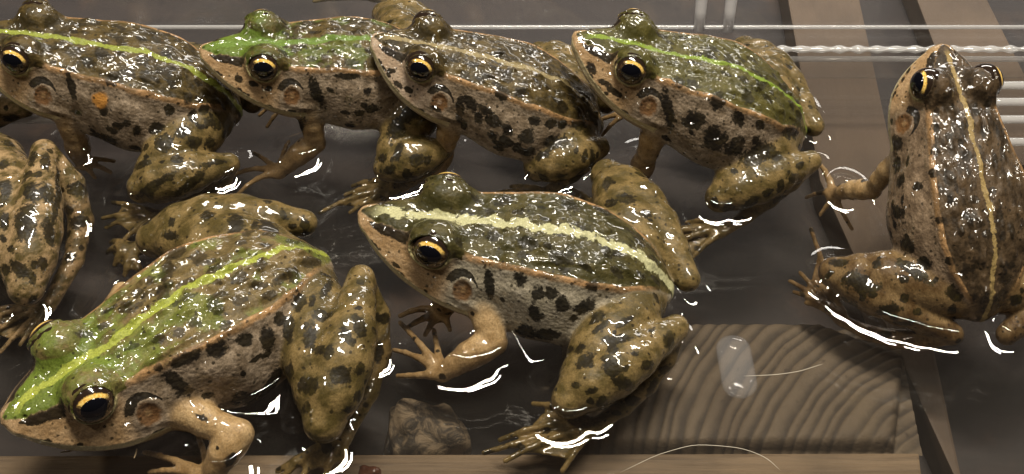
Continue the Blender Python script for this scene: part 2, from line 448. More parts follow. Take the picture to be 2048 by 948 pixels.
        if len(li):
            got = []; nl = self.sp.get('nleg', 60)
            for k in rnd.choice(li, 1500):
                c = V[k]
                if any(((c - g_)**2).sum() < (.062 * L)**2 for g_ in got): continue
                got.append(c); r = rnd.uniform(.008, .018) * L * self.sp.get('legspot', 1.)
                a = rnd.normal(size=3); a /= np.linalg.norm(a); b = np.cross(a, [0, 0, 1]); b /= np.linalg.norm(b)
                ell(c, a, r * rnd.uniform(.9, 1.5), b, r * rnd.uniform(.6, 1.), leg > .5, 1.)
                if len(got) > nl: break
        ai = np.where(arm > .6)[0]
        for k in (rnd.choice(ai, 9) if len(ai) else []):
            r = rnd.uniform(.006, .013) * L; ell(V[k], self.X, r, self.Y, r, arm > .5, 1.)
        # marks read off the photograph: (u, v, half length px, half width px, angle)
        if self.sp.get('marks'):
            bv = BVHTree.FromPolygons(V.tolist(), self.Q.tolist())
            for (u, v, a, b, ang) in self.sp['marks']:
                a, b = a * 1.2, b * 1.25
                ca, sa = math.cos(math.radians(ang)), -math.sin(math.radians(ang))
                hits = []
                for (du, dv) in ((0, 0), (a * ca, a * sa), (-a * ca, -a * sa), (b * sa, -b * ca), (-b * sa, b * ca)):
                    d = PX(u + du, v + dv, 0) - CAM; d /= np.linalg.norm(d)
                    h = bv.ray_cast(Vector(CAM), Vector(d)); hits.append(h)
                if hits[0][0] is None: continue
                c = np.array(hits[0][0]); nn = np.array(hits[0][1])
                pxm = np.linalg.norm(c - CAM) / FPX
                def axis(h1, h2, r):
                    ps = [np.array(h[0]) - c for h in (h1, h2) if h[0] is not None and np.linalg.norm(np.array(h[0]) - c) < 2.5 * r * pxm]
                    if not ps: return None
                    w = ps[0] - ps[1] if len(ps) == 2 else ps[0]; w = w - nn * (w @ nn)
                    return w / np.linalg.norm(w), max(np.linalg.norm(p_) for p_ in ps)
                A = axis(hits[1], hits[2], a)
                if A is None: continue
                B2 = np.cross(nn, A[0]); fB = axis(hits[3], hits[4], b)
                ell(c, A[0], A[1], B2, fB[1] if fB else b * pxm * 1.2, None, 1.)
        o_ = np.zeros(len(V))
        if 'orange' in self.sp:
            d = PX(*self.sp['orange'], 0) - CAM; d /= np.linalg.norm(d); h = bv.ray_cast(Vector(CAM), Vector(d))
            if h[0] is not None: o_ = np.clip(1.3 - np.linalg.norm(V - np.array(h[0]), axis=1) / .0022, 0, 1)
        self.att = dict(fd=(o_, lidm * 1., o_), fa=(rid, stripe, spot), fb=(leg, arm, bel), fc=(lip, eyed, tym), lc=(s, y, z))

def build_frog(spec):
    f = Frog(spec); f.limbs(); f.field(); f.nets(); f.paint()
    base = np.array([*((f.sn + f.ve) / 2)[:2], 0.])
    root = empty("frog", base)
    tag(root, spec['label'], "frog", "pond frogs crowded in the tub")
    me = np_mesh("frog_body", f.V - base, f.Q)
    for k, v in f.att.items():
        a = me.attributes.new(k, 'FLOAT_VECTOR', 'POINT'); a.data.foreach_set("vector", np.stack(v, 1).astype(np.float32).ravel())
    link("body", me, root, skin(spec))
    for sd in (1, -1):
        c = f.loc2w(EYE[0], EYE[1] * sd, EYE[2]) - base
        out = -EYE_OUT[0] * f.X + EYE_OUT[1] * sd * f.Y + EYE_OUT[2] * f.Z
        upv = f.Z - out * (f.Z @ out); upv /= np.linalg.norm(upv); side = np.cross(upv, out)
        M = Matrix([[*(side[i], upv[i], out[i])] for i in range(3)]).to_4x4(); M.translation = Vector(c)
        r = EYE_R * f.L
        e = link("eye", EYE_ME, root, None); e.matrix_local = M @ Matrix.Scale(r, 4)
        p = link("pupil", PUPIL_ME, e, None); p.matrix_local = Matrix.Identity(4)
    spec['frog'] = f
    return f

def sphere_mesh(name, nu=40, nv=28, fn=None):
    V = []; Q = []
    for j in range(nv + 1):
        ph = math.pi * j / nv
        for i in range(nu):
            t = 2 * math.pi * i / nu; V.append((math.sin(ph) * math.cos(t), math.sin(ph) * math.sin(t), math.cos(ph)))
    for j in range(nv):
        for i in range(nu): Q.append((j*nu+i, (j+1)*nu+i, (j+1)*nu+(i+1) % nu, j*nu+(i+1) % nu))
    V = np.array(V)
    if fn: V = fn(V)
    me = bpy.data.meshes.new(name); me.from_pydata(V.tolist(), [], Q); me.update()
    me.polygons.foreach_set("use_smooth", np.ones(len(me.polygons), dtype=bool))
    return me

# ------------------------------------------------------------------ materials
def skin(sp):
    m = NT("frog_skin"); c = sp['col']
    A = m.xyz(m.attr("fa").outputs["Vector"]); B = m.xyz(m.attr("fb").outputs["Vector"]); Cc = m.xyz(m.attr("fc").outputs["Vector"])
    lc = m.attr("lc").outputs["Vector"]; S = m.xyz(lc)
    rid, stripe, spot = A; leg, arm, bel = B; lip, eyed, tym = Cc
    n1 = m.noise(lc, 9, 4); n2 = m.noise(lc, 28, 4, .6); n3 = m.noise(lc, 95, 3, .6); n4 = m.noise(m.scale(lc, (1, 1.6, 1.6)), 16, 3)
    w2 = m.math('SUBTRACT', n2, .5); w3 = m.math('SUBTRACT', n3, .5)
    flank = m.mix(m.step(n2, .35, .7), c['flank'], c['flank2'])
    flank = m.mix(m.step(m.math('MULTIPLY_ADD', w2, .06, bel), .055, .13), flank, c['belly'])
    flank = m.mix(m.math('MULTIPLY', m.step(m.noise(lc, 48, 3, .65), .5, .68), .5), flank, tuple(x * .42 for x in c['flank']))
    back = m.mix(m.step(n4, .36, .64), c['back'], c['back2'])
    g = m.step(m.math('MULTIPLY_ADD', w2, .6, S[0]), c.get('green_to', .2), c.get('green_to', .2) - .22)
    lid = m.xyz(m.attr('fd').outputs['Vector'])[1]; g = m.math('MULTIPLY', g, m.math('MULTIPLY_ADD', lid, m.step(n2, .35, .6, -.95, -.35), 1.))
    back = m.mix(m.math('MULTIPLY', g, c.get('green_amt', 0.)), back, m.mix(n2, c['green'], tuple(x * .6 for x in c['green'])))
    if c.get('patch', 0):
        back = m.mix(m.math('MULTIPLY', m.step(n1, .50, .60), c['patch']), back, c['green'])
    dm = m.step(m.math('MULTIPLY_ADD', w2, .02, rid), .005, -.004)
    col = m.mix(dm, flank, back)
    head = m.step(S[0], .30, .24)
    face = m.mix(m.step(n2, .3, .7), c['face'], c['face2'])
    col = m.mix(m.math('MULTIPLY', head, m.math('SUBTRACT', 1., dm)), col, face)
    # ridge line
    rm = m.math('MULTIPLY', m.step(m.math('ABSOLUTE', m.math('MULTIPLY_ADD', w2, .008, rid)), .011, .005), m.math('MULTIPLY', m.step(S[0], .27, .33), m.step(S[0], .95, .88)))
    col = m.mix(m.math('MULTIPLY', rm, m.step(n2, .28, .55, .35, 1.)), col, m.mix(m.step(n4, .35, .65), c['ridge'], c['ridge2']))
    legc = m.mix(m.step(n4, .35, .68), c['leg'], c['leg2'])
    col = m.mix(leg, col, legc)
    armc = m.mix(m.step(n2, .3, .75), c['arm'], c['arm2'])
    col = m.mix(arm, col, armc)
    # ear drum and lids
    col = m.mix(m.math('MULTIPLY', m.step(m.math('MULTIPLY_ADD', w2, .03, tym), .040, .028), m.step(n2, .3, .6, .55, .95)), col, c['tym'])
    col = m.mix(m.math('MULTIPLY', m.step(tym, .013, .006), .8), col, c['face'])
    # dark marks
    sd = m.step(m.math('ADD', m.math('MULTIPLY_ADD', w2, 1.7, spot), m.math('MULTIPLY', w3, 1.0)), -.05, .28)
    dark = m.mix(m.step(n2, .4, .65), c['dark'], c['dark2'])
    dark = m.mix(m.math('MULTIPLY', leg, .85), dark, m.mix(m.step(n2, .45, .7), c['dark2'], (.035, .026, .006)))
    col = m.mix(m.math('MULTIPLY', sd, m.math('MULTIPLY_ADD', m.math('MULTIPLY', dm, m.math('SUBTRACT', 1., leg)), -.25, .95)), col, dark)
    if 'orange' in sp:
        col = m.mix(m.step(m.math('MULTIPLY_ADD', w2, 1.2, m.xyz(m.attr('fd').outputs['Vector'])[0]), .2, .7), col, (.42, .19, .04))
    v3 = m.n("TexVoronoi", Scale=46., Randomness=1.); m.set(v3.inputs["Vector"], lc)
    fk = m.math('MULTIPLY', m.step(m.math('MULTIPLY_ADD', w3, .5, v3.outputs["Distance"]), .30, .14), m.step(m.xyz(v3.outputs["Color"])[0], .45, .55))
    fk = m.math('MULTIPLY', fk, m.math('MULTIPLY_ADD', arm, -.55, .8))
    col = m.mix(fk, col, c['dark2'])
    # lips
    lm = m.math('MULTIPLY', m.step(lip, .015, .010), m.step(lip, -.014, -.008))
    col = m.mix(m.math('MULTIPLY', lm, .8), col, c['lip'])
    ll = m.step(lip, -.006, -.014); col = m.mix(m.math('MULTIPLY', ll, m.step(S[0], .42, .34)), col, m.mix(n2, c['belly'], c['face']))
    er = m.math('MULTIPLY', m.step(eyed, .068, .061), m.step(m.math('MULTIPLY_ADD', S[2], 1., 0.), .085, .06))
    col = m.mix(m.math('MULTIPLY', er, .75), col, c['rim'])
    # mid line
    sw = c.get('stripe_w', .014)
    sm = m.step(m.math('ADD', stripe, m.math('ADD', m.math('MULTIPLY', w2, c.get('stripe_rag', .028)), m.math('MULTIPLY', w3, .014))), sw, sw * .62)
    sm = m.math('MULTIPLY', sm, m.step(S[0], c.get('stripe_s0', .02), c.get('stripe_s0', .02) + .06))
    col = m.mix(m.math('MULTIPLY', sm, .95), col, m.mix(n2, c['stripe'], tuple(x * .75 for x in c['stripe'])))
    # fine grain
    gr = m.step(m.noise(lc, 210, 2, .7), .25, .75, .72, 1.22)
    cm = m.n("CombineXYZ", X=gr, Y=gr, Z=gr).outputs[0]
    col = m.mix(1., col, cm, 'MULTIPLY')
    # wet relief
    vo = m.n("TexVoronoi", Scale=78., Randomness=1.); m.set(vo.inputs["Vector"], m.scale(lc, (.75, 1, 1)))
    peb = m.step(vo.outputs["Distance"], .0, .75, 1., 0.)
    h = m.math('ADD', m.math('MULTIPLY', peb, .55), m.math('ADD', m.math('MULTIPLY', n3, .9), m.math('MULTIPLY', n2, 1.1)))
    sm_ = m.math('SUBTRACT', 1., m.math('MULTIPLY', m.math('MAXIMUM', leg, arm), .5))
    cl_ = m.math('MULTIPLY', sm_, m.step(m.noise(lc, 7, 2), .38, .62, .12, 1.2))
    nb = m.bump(m.math('MULTIPLY', h, sm_), sp.get('bump', .22), .0009)
    v2 = m.n("TexVoronoi", Scale=float(20 + 4 * sp['seed'] % 17), Randomness=1.); m.set(v2.inputs["Vector"], m.scale(lc, (.7, 1, 1)))
    dome = m.step(v2.outputs["Distance"], .0, .6, 1., 0.)
    hc = m.math('ADD', m.math('MULTIPLY', dome, .55), m.math('ADD', m.math('MULTIPLY', m.noise(lc, 17, 1.5, .4), 1.3), m.math('MULTIPLY', m.noise(lc, 60, 1., .4), .22)))
    nc = m.bump(m.math('MULTIPLY', hc, cl_), sp.get('bumpc', .9), .0011)
    b = m.n("BsdfPrincipled", Base__Color=col, Roughness=.5, Normal=nb); b.inputs['Specular IOR Level'].default_value = .2
    b.inputs["Coat Weight"].default_value = .9; b.inputs["Coat Roughness"].default_value = .03; m.set(b.inputs["Coat Normal"], nc)
    return m.done(b.outputs[0])

def eye_mat():
    m = NT("frog_iris"); tc = m.n("TexCoord").outputs["Object"]; p = m.xyz(tc)
    x = m.math('DIVIDE', p[0], .64); y = m.math('DIVIDE', p[1], .56)
    r = m.math('SQRT', m.math('ADD', m.math('MULTIPLY', x, x), m.math('MULTIPLY', y, y)))
    nz = m.noise(m.scale(tc, (1, 1, .3)), 9, 4, .7)
    ring = m.math('MULTIPLY', m.step(m.math('MULTIPLY_ADD', m.math('SUBTRACT', nz, .5), .25, r), 1.22, 1.12), m.step(m.math('MULTIPLY_ADD', m.math('SUBTRACT', nz, .5), .3, p[1]), .24, .42))
    low = m.math('MULTIPLY', m.step(r, 1.25, 1.08), m.step(nz, .4, .7))
    col = m.mix(low, (.02, .012, .008), (.12, .07, .03))
    col = m.mix(ring, col, m.mix(m.step(nz, .35, .6), (.60, .32, .05), (.85, .60, .18)))
    b = m.n("BsdfPrincipled", Base__Color=col, Roughness=.12); b.inputs["Coat Weight"].default_value = 1; b.inputs["Coat Roughness"].default_value = .02
    return m.done(b.outputs[0])
def pupil_mat():
    m = NT("frog_pupil"); b = m.n("BsdfPrincipled", Base__Color=(.003, .003, .005), Roughness=.04); b.inputs["Coat Weight"].default_value = 1; b.inputs["Coat Roughness"].default_value = .01
    return m.done(b.outputs[0])
def pupil_shape(V):
    # lens cap just proud of the iris, oval and level
    r = np.hypot(V[:, 0], V[:, 1]); k = np.array([.60, .52])
    W = V.copy(); W[:, 0] = V[:, 0] * k[0]; W[:, 1] = V[:, 1] * k[1]
    R = np.sqrt(np.maximum(1 - W[:, 0]**2 - W[:, 1]**2, 0))
    W[:, 2] = R + np.where(V[:, 2] > 0, .030 * np.sqrt(np.maximum(V[:, 2], 0)), -.05)
    return W
EYE_ME = sphere_mesh("frog_eye"); EYE_ME.materials.append(eye_mat())
PUPIL_ME = sphere_mesh("frog_pupil", 32, 24, pupil_shape); PUPIL_ME.materials.append(pupil_mat())

def film(name, tint, ior=1.33, rough=.0, bump=None, murk=0., murkcol=(.1, .08, .07)):
    """clear sheet: lets light straight through, mirrors by Fresnel"""
    m = NT(name)
    bf = m.n("NewGeometry").outputs["Backfacing"]         # leaving the sheet mirrors no more than entering it
    fr = m.n("Fresnel", IOR=m.math('MULTIPLY_ADD', bf, 1 / ior - ior, ior)); gl = m.n("BsdfGlossy", Color=(1, 1, 1), Roughness=rough); tr = m.n("BsdfTransparent", Color=tint)
    base = tr.outputs[0]
    if bump:
        ge = m.n("NewGeometry").outputs["Position"]
        nb = m.bump(bump(m, ge), 1., .001); m.set(fr.inputs["Normal"], nb); m.set(gl.inputs["Normal"], nb)
    if murk:
        df = m.n("BsdfDiffuse", Color=murkcol); mx = m.n("MixShader", Fac=murk); m.t.links.new(base, mx.inputs[1]); m.t.links.new(df.outputs[0], mx.inputs[2]); base = mx.outputs[0]
    mx = m.n("MixShader", Fac=fr.outputs[0]); m.t.links.new(base, mx.inputs[1]); m.t.links.new(gl.outputs[0], mx.inputs[2])
    return m.done(mx.outputs[0])
# ------------------------------------------------------------------ the setting: table, wood under the tub, clear tub, water
WATER_Z = .0100
def wood(name, c1, c2, c3, sc, along, an=9., rough=.6, bumpd=.0006):
    m = NT(name); tc = m.n("TexCoord").outputs["Object"]
    v = m.scale(tc, tuple(sc * (1 if i == along else an) for i in range(3)))
    n = m.noise(v, 1., 6, .62, .6); n2 = m.noise(tc, 38, 4); n3 = m.noise(m.scale(v, (3, 3, 3)), 1., 5, .7)
    col = m.mix(m.step(n, .32, .68), c1, c2); col = m.mix(m.math('MULTIPLY', m.step(n3, .5, .72), .7), col, c3)
    col = m.mix(m.math('MULTIPLY', m.step(n2, .5, .75), .45), col, tuple(x * .45 for x in c1))
    nb = m.bump(m.math('ADD', n, n3), .6, bumpd)
    b = m.n("BsdfPrincipled", Base__Color=col, Roughness=rough, Normal=nb)
    return m.done(b.outputs[0])

def box_mesh(name, P8=None, lo=None, hi=None, bev=.0):
    import bmesh
    bm = bmesh.new()
    if P8 is None:
        P8 = [(x, y, z) for z in (lo[2], hi[2]) for (x, y) in ((lo[0], lo[1]), (hi[0], lo[1]), (hi[0], hi[1]), (lo[0], hi[1]))]
    vs_ = [bm.verts.new(p) for p in P8]
    for q in ((3, 2, 1, 0), (4, 5, 6, 7), (0, 1, 5, 4), (1, 2, 6, 5), (2, 3, 7, 6), (3, 0, 4, 7)): bm.faces.new([vs_[i] for i in q])
    if bev: bmesh.ops.bevel(bm, geom=bm.edges[:], offset=bev, segments=2, affect='EDGES', profile=.7)
    me = bpy.data.meshes.new(name); bm.to_mesh(me); bm.free(); return me

def tube_mesh(name, pts, rad, n=10, caps=True, squash=1.):
    pts = np.asarray(pts, float); V = []; Q = []
    rad = np.broadcast_to(rad, (len(pts),))
    for i, p in enumerate(pts):
        t = pts[min(i + 1, len(pts) - 1)] - pts[max(i - 1, 0)]; t /= np.linalg.norm(t)
        a = np.cross(t, [0, 0, 1.]); a = a / max(np.linalg.norm(a), 1e-9) if np.linalg.norm(a) > 1e-6 else np.array([1., 0, 0])
        b = np.cross(a, t)
        for k in range(n):
            w = 2 * math.pi * k / n; V.append(p + rad[i] * (a * math.cos(w) + b * math.sin(w) * squash))
    for i in range(len(pts) - 1):
        for k in range(n): Q.append((i*n+k, i*n+(k+1) % n, (i+1)*n+(k+1) % n, (i+1)*n+k))
    if caps: Q.append(tuple(range(n))[::-1]); Q.append(tuple((len(pts)-1)*n + k for k in range(n)))
    me = bpy.data.meshes.new(name); me.from_pydata([tuple(v) for v in V], [], Q); me.update(); return me

# table under everything
TZ = -.022
tm = NT("dark_table"); tc_ = tm.n("TexCoord").outputs["Object"]
n_ = tm.noise(tm.scale(tc_, (14, 60, 14)), 1., 6, .6, .5); n2_ = tm.noise(tc_, 22, 5, .6)
tcol = tm.mix(tm.step(n_, .3, .7), (.011, .0075, .008), (.027, .018, .017)); tcol = tm.mix(tm.step(n2_, .56, .72), tcol, (.065, .036, .022))
tb = tm.n("BsdfPrincipled", Base__Color=tcol, Roughness=.6, Normal=tm.bump(n_, .5, .0008))
table = link("table", box_mesh("table", lo=(-.6, -.5, TZ - .03), hi=(.6, .6, TZ)), None, tm.done(tb.outputs[0]), False); tag(table, kind="structure")

LW = wood("pale_plank", (.10, .066, .042), (.135, .09, .057), (.08, .052, .033), 10, 1, 2.5)
FW_ = wood("front_strip", (.15, .10, .055), (.30, .21, .125), (.075, .045, .024), 9, 0, 26.)
def slab(name, px4, z0, z1, mat, label, cat, group=None, along=1):
    """a board whose top corners are read off the photo; its top lies at z1 under the tub floor"""
    c = [PX(u, v, z1) for u, v in px4]; base = np.mean(c, 0); base[2] = z0
    import bmesh
    bm = bmesh.new(); k = len(c); lo_ = [bm.verts.new((*(p - base)[:2], 0)) for p in c]; hi_ = [bm.verts.new((*(p - base)[:2], z1 - z0)) for p in c]
    bm.faces.new(hi_); bm.faces.new(lo_[::-1])
    for i in range(k): bm.faces.new((lo_[i], lo_[(i + 1) % k], hi_[(i + 1) % k], hi_[i]))
    bmesh.ops.bevel(bm, geom=bm.edges[:], offset=.0006, segments=2, affect='EDGES', profile=.7)
    me = bpy.data.meshes.new(name); bm.to_mesh(me); bm.free()
    o = link(name, me, None, mat, False); o.location = base
    return tag(o, label, cat, group)
slab("wood_board", [(1935, 1010), (1700, -90), (1560, -90), (1640, 360)], TZ, -.012, LW, "pale board slanting under the tub beside the frog facing the wall", "board")
slab("wood_board", [(2140, 330), (1930, -90), (1800, -90), (1960, 330)], TZ, -.013, LW, "narrow pale board under the tub's back corner, behind the turned frog", "board")
slab("wood_strip", [(-250, 1010), (1850, 1010), (1838, 906), (-250, 912)], TZ, -.0045, FW_, "light straight-grained wood strip along the tub's front edge", "strip")

# sawn end-grain block with raised growth rings
def end_grain():
    c = [PX(u, v, -.004) for u, v in ((1130, 888), (1795, 884), (1815, 700), (1640, 636), (1250, 636))]
    c = np.array(c)[:, :2]; ctr = c.mean(0)
    nx, ny = 220, 120
    x = np.linspace(c[:, 0].min(), c[:, 0].max(), nx); y = np.linspace(c[:, 1].min(), c[:, 1].max(), ny)
    X, Y = np.meshgrid(x, y, indexing='ij')
    inside = np.full(X.shape, 1e9)
    for i in range(len(c)):
        a, b = c[i], c[(i+1) % len(c)]; e = b - a; nrm = np.array([-e[1], e[0]]) / np.linalg.norm(e)
        inside = np.minimum(inside, (X - a[0]) * nrm[0] + (Y - a[1]) * nrm[1])
    pith = PX(2010, 1020, -.004)[:2]
    rr = np.hypot(X - pith[0], (Y - pith[1])) + .0004 * np.sin(X * 130 + 1) * np.sin(Y * 160) + .00012 * np.sin(X * 600 + Y * 300)
    rr = rr + .0006 * np.sin(rr * 420 + 2.) + .0003 * np.sin(rr * 1010)
    ph = rr / .0027 * 2 * math.pi
    saw = (ph / (2 * math.pi)) % 1.0
    ring = np.where(saw < .7, saw / .7, (1 - saw) / .3)
    Zt = -.0045 + .0004 * ring - np.clip(-(inside) * 2.5, 0, 1) * .02 - .004 * np.exp(-np.clip(inside, 0, 1) / .0006)
    Zt = np.maximum(Zt, TZ)
    Zb = np.full_like(Zt, TZ)
    base = np.array([*ctr, TZ])
    V = np.stack([X, Y, Zt], -1).reshape(-1, 3) - base
    idx = np.arange(nx * ny).reshape(nx, ny)
    Q = np.stack([idx[:-1, :-1], idx[1:, :-1], idx[1:, 1:], idx[:-1, 1:]], -1).reshape(-1, 4)
    zq = Zt.reshape(-1)[Q].min(1); Q = Q[zq > TZ + 1e-4]
    me = np_mesh("end_grain_block", V, Q)
    a = me.attributes.new("ring", 'FLOAT', 'POINT'); a.data.foreach_set("value", ring.astype(np.float32).ravel())
    m = NT("end_grain"); rg = m.attr("ring").outputs["Fac"]; tc = m.n("TexCoord").outputs["Object"]
    n = m.noise(tc, 140, 4, .65); n2 = m.noise(tc, 500, 3, .7); n3 = m.noise(tc, 45, 4)
    col = m.mix(m.step(m.math('MULTIPLY_ADD', m.math('SUBTRACT', n, .5), .8, rg), -.05, .75), (.055, .041, .029), (.165, .125, .084))
    col = m.mix(m.math('MULTIPLY', m.step(n3, .52, .7), .5), col, (.20, .15, .09)); col = m.mix(m.step(n2, .6, .8), col, (.07, .05, .035))
    col = m.mix(m.math('MULTIPLY', m.step(m.noise(tc, 30, 5, .7), .5, .7), .45), col, (.045, .034, .026))
    b = m.n("BsdfPrincipled", Base__Color=col, Roughness=.7, Normal=m.bump(n2, .6, .0005))
    o = link("wood_block", me, None, m.done(b.outputs[0])); o.location = base
    tag(o, "sawn wood block showing diagonal growth rings beneath the tub floor", "wood block")
end_grain()
def chip(px, z0, r, mat, label, cat, seed, name="wood_chip", sq=.5):
    rs = np.random.RandomState(seed); p = PX(*px)
    def fn(V):
        n = 1 + .22 * np.sin(V[:, 0] * 3 + rs.uniform(0, 6)) * np.sin(V[:, 1] * 4 + rs.uniform(0, 6)) + .1 * np.sin(V[:, 2] * 7 + rs.uniform(0, 6)) * np.sin(V[:, 0] * 8)
        W = np.sign(V) * np.abs(V)**.6 * n[:, None]; W[:, 2] *= sq
        return W * np.array(r)[None]
    o = link(name, sphere_mesh(name, 28, 18, fn), None, mat); o.location = (p[0], p[1], z0)
    return tag(o, label, cat)
kw = NT("knot_wood"); kt = kw.n("TexCoord").outputs["Object"]; k1 = kw.noise(kt, 210, 5, .65, 1.2); k2 = kw.noise(kt, 700, 4, .7)
kc = kw.mix(kw.step(k1, .40, .60), (.04, .03, .02), (.27, .20, .125)); kc = kw.mix(kw.step(k2, .55, .75), kc, (.12, .085, .05))
chip((852, 868, -.01), -.0125, (.0085, .0062, .0155), kw.done(kw.n("BsdfPrincipled", Base__Color=kc, Roughness=.7, Normal=kw.bump(k1, .8, .0012)).outputs[0]), "pale knotty wood offcut under the tub between two frogs", "wood offcut", 4, "wood_offcut", .5)
chip((388, 88, 0), -.0085, (.0040, .0026, .011), wood("red_wood", (.16, .045, .02), (.24, .075, .035), (.06, .02, .01), 60, 0), "small reddish brown wood piece behind the green-headed frog's snout", "wood piece", 8, "wood_piece", .7)

# clear tub
FLOOR_FILM = film("clear_plastic", (.94, .94, .94), 1.45, .03, None, .006, (.8, .78, .75))
WALL_FILM = film("clear_plastic_wall", (.90, .90, .90), 1.5, .06, None, .022, (.75, .72, .70))
BEAD_GLINT_FILM = film("clear_plastic_and_glint", (.85, .85, .86), 1.5, .12, None, .30, (.8, .79, .78))  # white murk paints glint brightness into beads and rods; ledge and drop share it
RIB_FILM = film('clear_plastic_rib', (.8, .8, .82), 1.5, .1, None, .5, (.7, .68, .68))
tub = empty("plastic_tub", (0, 0, 0)); tag(tub, "clear shallow plastic tub with thin water holding the frogs", "tub")
YB = PX(1024, 100, WATER_Z)[1]; LEAN = .024; XE = .175; YF = -.078
link("floor", box_mesh("tub_floor", lo=(-XE, YF, -.0016), hi=(XE, YB + .001, 0)), tub, FLOOR_FILM, False)
def extr(name, prof, mat, x0=-XE, x1=XE, nseg=1, wave=0., wl=.004):
    """profile (y,z) swept along x"""
    xs = np.linspace(x0, x1, nseg + 1); prof = np.array(prof); k = len(prof)
    V = []
    for x in xs:
        w = 1 + wave * math.sin(2 * math.pi * x / wl) * (1 + .4 * math.sin(x * 310 + 1))
        c = prof.mean(0); V.append(np.column_stack([np.full(k, x), c + (prof - c) * w]))
    V = np.vstack(V); Q = [(i*k+j, (i+1)*k+j, (i+1)*k+(j+1) % k, i*k+(j+1) % k) for i in range(nseg) for j in range(k)]
    Q += [tuple(range(k)), tuple(nseg*k + j for j in range(k))[::-1]]
    me = bpy.data.meshes.new(name); me.from_pydata(V.tolist(), [], Q); me.update()
    return link(name, me, tub, mat, nseg > 1)
extr("back_wall", [(YB, .0004), (YB + .0016, .0004), (YB + LEAN + .0016, .045), (YB + LEAN, .045)], WALL_FILM)
def rod(y, z, r, r2=None): return [(y + r * math.cos(a), z + (r2 or r) * math.sin(a)) for a in np.linspace(0, 2 * math.pi, 14, endpoint=False)]
lz = .0120; ly = YB + LEAN * lz / .045
extr("ledge", rod(ly - .0004, lz, .0005), BEAD_GLINT_FILM, nseg=8)
extr("glint_bead", rod(YB - .0004, WATER_Z + .0006, .0009, .0007), BEAD_GLINT_FILM, PX(1480, 97, WATER_Z)[0], XE, nseg=260, wave=.28, wl=.0046)  # added rod, stands in for the beaded highlight along the waterline
extr("glint_bead", rod(YB - .0006, WATER_Z - .0024, .0008, .0006), BEAD_GLINT_FILM, PX(1480, 97, WATER_Z)[0], XE, nseg=2)  # second added rod, imitates the lower bright band
for u0, u1, v in ((1985, 2300, 172), (1985, 2300, 205), (1985, 2300, 240), (1985, 2300, 285), (-300, 190, 200), (-300, 170, 240), (-300, 150, 85), (-300, 120, 130), (-300, 110, 165)):
    y_ = PX(1024, v, WATER_Z)[1]
    extr("reflection_rod", rod(y_, WATER_Z + .0002, .0011, .0009), BEAD_GLINT_FILM, PX(u0, v, WATER_Z)[0], PX(u1, v, WATER_Z)[0], nseg=24, wave=.05, wl=.02)  # rods added at water level to imitate bright reflected bands
for (u0, v0, u1, v1) in ((1400, 84, 1432, -60), (1458, 84, 1500, -60)):
    a = PX(u0, v0, WATER_Z + .001); zt = .034; b = PX(u1, v1, zt)
    b = np.array([a[0] + (b[0] - a[0]) * .8, YB + LEAN * zt / .045 - .0003, zt]); a[1] = YB + LEAN * a[2] / .045 - .0003
    link("wall_rib", tube_mesh("wall_rib", [a + (b - a) * t for t in np.linspace(0, 1, 6)], np.linspace(.0014, .0018, 6), 12), tub, RIB_FILM)
# moulded oval on the tub floor
a = PX(1452, 722, .001); b = PX(1474, 846, .001)
tt = np.linspace(0, 1, 25); L_ = np.linalg.norm(b - a); r_ = .0036
rad = np.sqrt(np.clip(1 - np.clip((np.abs(tt - .5) - (.5 - r_ / L_)) / (r_ / L_), 0, 1)**2, .004, 1)) * r_
link("moulded_oval", tube_mesh("moulded_oval", [a + (b - a) * t + np.array([0, 0, WATER_Z - .001]) for t in tt], rad, 24, True, .45), tub, film('clear_oval', (.94, .94, .95), 1.3, .05, None, .05, (.8, .8, .82)))

# ------------------------------------------------------------------ the frogs
PAL = dict(flank=(.15, .108, .068), flank2=(.32, .245, .17), belly=(.42, .35, .26), back=(.026, .018, .005), back2=(.082, .055, .016),
           green=(.16, .27, .02), face=(.27, .165, .075), face2=(.37, .245, .13), ridge=(.34, .195, .085), ridge2=(.15, .085, .035),
           leg=(.066, .047, .013), leg2=(.180, .122, .046), arm=(.25, .155, .065), arm2=(.38, .26, .13), tym=(.13, .06, .02), dark=(.004, .003, .002), dark2=(.011, .008, .003),
           lip=(.55, .47, .27), rim=(.42, .38, .18), stripe=(.33, .42, .03))
def pal(**k): d = dict(PAL); d.update(k); return d

